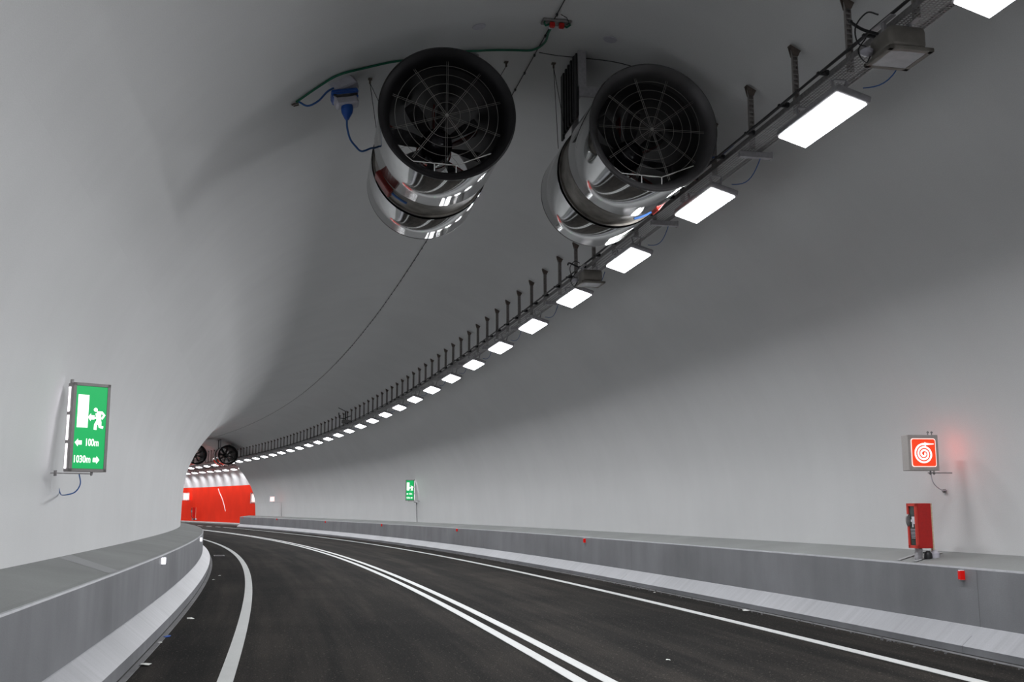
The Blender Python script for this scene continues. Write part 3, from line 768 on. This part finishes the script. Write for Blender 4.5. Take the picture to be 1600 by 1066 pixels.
def hydrant_sign(mw, label, bright=False, bracket=.30):
    t = empty('hydrant_sign', mw); tag(t, label, 'sign', 'illuminated fire hose signs')
    Wd, H, D = .40, .44, .16
    b = MB(); b.box((0, D/2, 0), (Wd, D, H), bevel=.006); b.obj('case', M['sign_pale'] if not bright else M['white_plastic'], t)
    b = MB(); b.poly([(x, -.002, z) for x, z in rrect(.325, .35, .03)], (0, -.003, 0)); b.obj('light_border', M['e_pink'], t)
    b = MB(); b.poly([(x, -.006, z) for x, z in rrect(.305, .33, .025)], (0, -.003, 0)); b.obj('red_panel', M['e_red'] if not bright else M['e_pink'], t)
    b = MB(); spiral(b, .122, 2.9, .022 if not bright else .036, -.0105, 0, -.015)
    zt = -.015+.118
    b.poly([(-.02, -.0108, zt+.013), (.02, -.0108, zt+.017), (.10, -.0108, zt+.010), (.135, -.0108, zt+.008), (.135, -.0108, zt+.000), (.10, -.0108, zt-.004), (.02, -.0108, zt-.012), (-.02, -.0108, zt-.013)])
    b.poly([(.015, -.0111, zt+.026), (.027, -.0111, zt+.026), (.027, -.0111, zt-.026), (.015, -.0111, zt-.026)])
    b.obj('hose_symbol', M['e_white'], t)
    b = MB(); b.poly([(x, D+.002, z) for x, z in rrect(.325, .35, .03)], (0, .002, 0)); b.obj('reverse_panel', M['e_redback'], t)
    b = MB()
    for x in (.11, .16): b.tube([(x, .07, -.22), (x, .07, -.27)], .006, 6); b.box((x, .07, -.255), (.022, .022, .014))
    b.box((.14+bracket/2, .07, -.245), (bracket+.12, .012, .012)); b.obj('wall_bracket', M['steel'], t)
    for x in (.11, .16):
        b = MB(); b.tube([(x, .07, .22), (x, .07, .27)], .006, 6); b.box((x, .07, .255), (.022, .022, .014)); b.obj('top_bolt', M['steel'], t)
    b = MB(); b.box((Wd/2+.003, D/2, 0), (.006, .05, .34)); b.obj('side_light_strip', M['e_redside'], t)
    return t
hR = hydrant_sign(FR(11.75, 7.56, 2.29, yaw=math.radians(-4)), 'orange red lit fire hose spiral sign on the right wall', bracket=.20)
cable('sign_cable', [hR.matrix_world @ Vector((.12, .07, -.22)), hR.matrix_world @ Vector((.13, .07, -.33)), hR.matrix_world @ Vector((.20, .12, -.40)), W(12.1, 8.02, 1.84), W(12.15, 8.12, 1.84)], .006, M['grey_plastic'], 'short grey cable hanging under the hose sign')
b = MB(); b.tube([(0, 0, 0), (-.035, 0, 0)], .016, 8); b.box((-.01, 0, 0), (.012, .05, .05)); tag(b.obj('wall_gland', M['steel'], None, FR(12.17, 8.11, 1.83)), 'small metal wall gland where the hose sign cable ends', 'gland')
hydrant_sign(FR(84.7, 7.3, 2.43, yaw=math.radians(-4)), 'small glaring white sign far along the right wall', True, .6)
cable('sign_cable', [W(85.0, 8.05, 3.0), W(85.0, 8.1, 2.2), W(85.0, 8.14, 1.1)], .022, M['steel'], 'dark conduit beside the distant white sign')
hydrant_sign(FR(121.5, 9.6, 2.88, yaw=math.radians(6)) @ Matrix.Diagonal((1.9, 1.9, 1.9, 1)), 'distant glaring sign on the red wall at the left bend', True, .3)
hydrant_sign(FR(99.6, 9.72, 2.6, yaw=math.radians(0)) @ Matrix.Diagonal((1.3, 1.3, 2.2, 1)), 'distant sign sliver at the right edge of the red wall', True, .2)

# hose / alarm cabinet
def cabinet(mw, label, sc=1):
    t = empty('alarm_cabinet', mw); tag(t, label, 'cabinet')
    # local x right (to wall), y forward, door looks to -x (the road)
    D_, Ws, H = .19, .20, .55
    b = MB(); b.box((D_/2, Ws/2, H/2), (D_, Ws, H), bevel=.006); b.obj('body', M['red'], t)
    b = MB(); f = .035
    for y in (f/2, Ws-f/2): b.box((-.012, y, H/2), (.024, f, H))
    for z in (f/2, H-f/2): b.box((-.012, Ws/2, z), (.024, Ws, f))
    d = b.obj('door', M['red_frame'], t)
    b = MB(); b.box((-.006, Ws/2, H/2), (.008, Ws-2*f, H-2*f)); b.obj('glass_pane', M['glass_dark'], d)
    b = MB(); b.box((-.011, Ws*.42, H*.62), (.003, .06, .09)); b.box((-.011, Ws*.56, H*.61), (.003, .05, .03)); b.box((-.011, Ws*.5, H*.52), (.003, .02, .06)); b.obj('white_symbol', M['white_plastic'], d)
    b = MB()
    for k_ in range(7): b.box((-.011, Ws*.5, H*.42-.018*k_), (.003, .11-.005*k_, .006))
    b.obj('printed_lines', M['grey_plastic'], d)
    b = MB(); b.lathe([(0, -.02), (.05, -.018), (.06, 0), (.05, .018), (0, .02)], 20, 'z')
    for v in b.bm.verts: v.co = Matrix.Translation((-.025, Ws*.86, H*.62)) @ Matrix.Rotation(math.pi/2, 4, 'X') @ Matrix.Diagonal((.55, 1.35, .8, 1)) @ v.co
    b.obj('handle', M['steel'], d, smooth=True)
    b = MB(); b.box((D_+.012, .02, H/2-.01), (.018, .02, H+.02)); b.box((D_+.034, .08, H/2-.03), (.014, .02, H+.04)); b.obj('back_board', M['beige'], t)
    b = MB(); b.box((.045, .10, -.07), (.07, .07, .14), rot=Euler((0, .12, 0)), bevel=.006); b.obj('leg', M['steel_light'], t)
    b = MB(); b.lathe([(.0, -.03), (.02, -.03), (.045, -.06), (.05, -.11), (.045, -.13), (0, -.13)], 16, 'z', (.13, .03, 0)); b.obj('cable_gland', M['black'], t, smooth=True)
    b = MB(); b.lathe([(.0, -.02), (.02, -.02), (.055, -.06), (.06, -.125), (0, -.125)], 14, 'z', (.225, .03, 0)); b.obj('pipe_boot', M['grey_plastic'], t, smooth=True)
    return t
cabinet(FR(11.93, 7.545, 1.125), 'red cabinet with glass door standing on the right walkway')
cabinet(FR(118.6, 9.45, .62) @ Matrix.Diagonal((1.7, 1.9, 2.0, 1)), 'distant red cabinet in front of the red wall at the left bend')
cable('pale_stripe', [W(112.3, 10.06, 3.62), W(112.0, 10.10, 3.25), W(111.2, 10.12, 2.7), W(110.6, 10.15, 2.1), W(110.0, 10.17, 1.35)], .045, M['pale'], 'pale curved stripe on the distant red wall', 'conduit')  # pale tube tracing a curved line over the red wall

# kerb reflectors, glow given to the lenses as emission
def marker(s, u, z, side, mat, rim, label, group, size=.10, dy=.05):
    t = empty('reflector', FR(s, u, z)); tag(t, label, 'reflector', group)
    b = MB(); b.box((side*.02, 0, 0), (.04, dy+.012, size+.012), bevel=.004); b.obj('holder', rim, t)
    b = MB(); b.box((side*.022, -dy/2-.008, 0), (.07, .006, size)); b.box((side*.045, 0, 0), (.006, dy, size*.92)); b.obj('lens', mat, t)
k = 0
for i, s in enumerate((10.85, 25.2, 39.6, 54.1, 68.6, 83.2, 94.4)):
    marker(s, 7.36, .87 if i < 2 else .885, -1, M['e_marker'], M['white_plastic'], ['red kerb reflector below the red cabinet, nearest the camera'][0] if i == 0 else 'red reflector on the right kerb, '+ordw(i)+' from the camera' if i < 6 else 'farthest red reflector at the nose of the right walkway', 'red reflectors on the right kerb', size=.10 if i < 3 else .12)
for i, s in enumerate((17.1, 30.0)):
    marker(s, -1.86, .855, 1, M['e_marker_white'], M['white_plastic'], ['glaring white reflector on the left kerb, nearer one', 'white reflector on the left kerb at the edge of the bend'][i], 'white reflectors on the left kerb', size=.095, dy=.14)

# ------------------------------------------------------------------ drain grates and litter
def grate(s, u, label, L_=.9, Wd=.34):
    t = empty('drain_grate', FR(s, u, rz(u)+.004)); tag(t, label, 'grate')
    b = MB(); b.box((0, 0, .002), (Wd, L_, .004)); b.obj('dark_plate', M['gap'], t)  # black plate under the bars stands in for the shaded pit
    b = MB()
    for x in (-1, 1): b.box((x*Wd/2, 0, .006), (.03, L_, .012))
    for y in (-1, 1): b.box((0, y*L_/2, .006), (Wd+.03, .03, .012))
    for k_ in range(8): b.box((0, -L_/2+L_*(k_+.5)/8, .005), (Wd, .025, .008))
    b.obj('frame', M['steel'], t)
grate(41.0, -1.25, 'drain grate by the left kerb in the bend'); grate(46.5, 7.05, 'drain grate by the right kerb in the distance')
LIT = [(15.7, 6.95, 'paper', .14, 'crumpled white scrap beside the right kerb'), (17.07, -1.40, 'paper', .13, 'white paper flake near the left kerb'),
       (14.73, -1.53, 'blue', .10, 'blue scrap against the left kerb foot'), (12.1, -1.50, 'paper', .13, 'pale scrap at the left kerb foot near the bottom'),
       (26.6, -1.42, 'paper', .10, 'tiny white flake by the left kerb in the bend'), (28.2, -1.30, 'paper', .09, 'tiny white flake inside the left edge line'),
       (14.1, -1.56, 'paper', .07, 'small cream scrap just before the blue scrap'), (11.0, 3.9, 'paper', .05, 'tiny pale chip on the right lane near the bottom'),
       (19.5, 6.9, 'paper', .07, 'tiny white chip beside the right kerb farther on')]
for i, (s, u, mt, sz, lb) in enumerate(LIT):
    random.seed(i+3); b = MB(); n = 7
    c0 = b.bm.verts.new((0, 0, sz*.18)); ring = []
    for k_ in range(n):
        a = 2*math.pi*k_/n; r = sz/2*random.uniform(.6, 1.1); ring.append(b.bm.verts.new((r*math.cos(a), r*1.3*math.sin(a), random.uniform(.001, sz*.15))))
    for k_ in range(n): b.bm.faces.new((c0, ring[k_], ring[(k_+1) % n]))
    g = bmesh.ops.extrude_face_region(b.bm, geom=b.bm.faces[:])['geom']
    for v in g:
        if isinstance(v, bmesh.types.BMVert): v.co.z += .003
    tag(b.obj('litter_scrap', M[mt], None, FR(s, u, rz(u)+.002)), lb, 'litter')
# small rubble line along the right kerb foot
b = MB(); random.seed(5)
for i in range(260):
    s = random.uniform(9, 40); d = random.uniform(4.18, 4.34); q = random.uniform(.006, .018)
    b.box(W(s, UC+d, rz(7)+q*.4), (q*1.5, q, q), rot=Euler((0, 0, random.uniform(0, 3))))
o = b.obj('gravel', M['gutter']); tag(o, 'loose grit along the foot of the right kerb', 'gravel', kind='stuff')
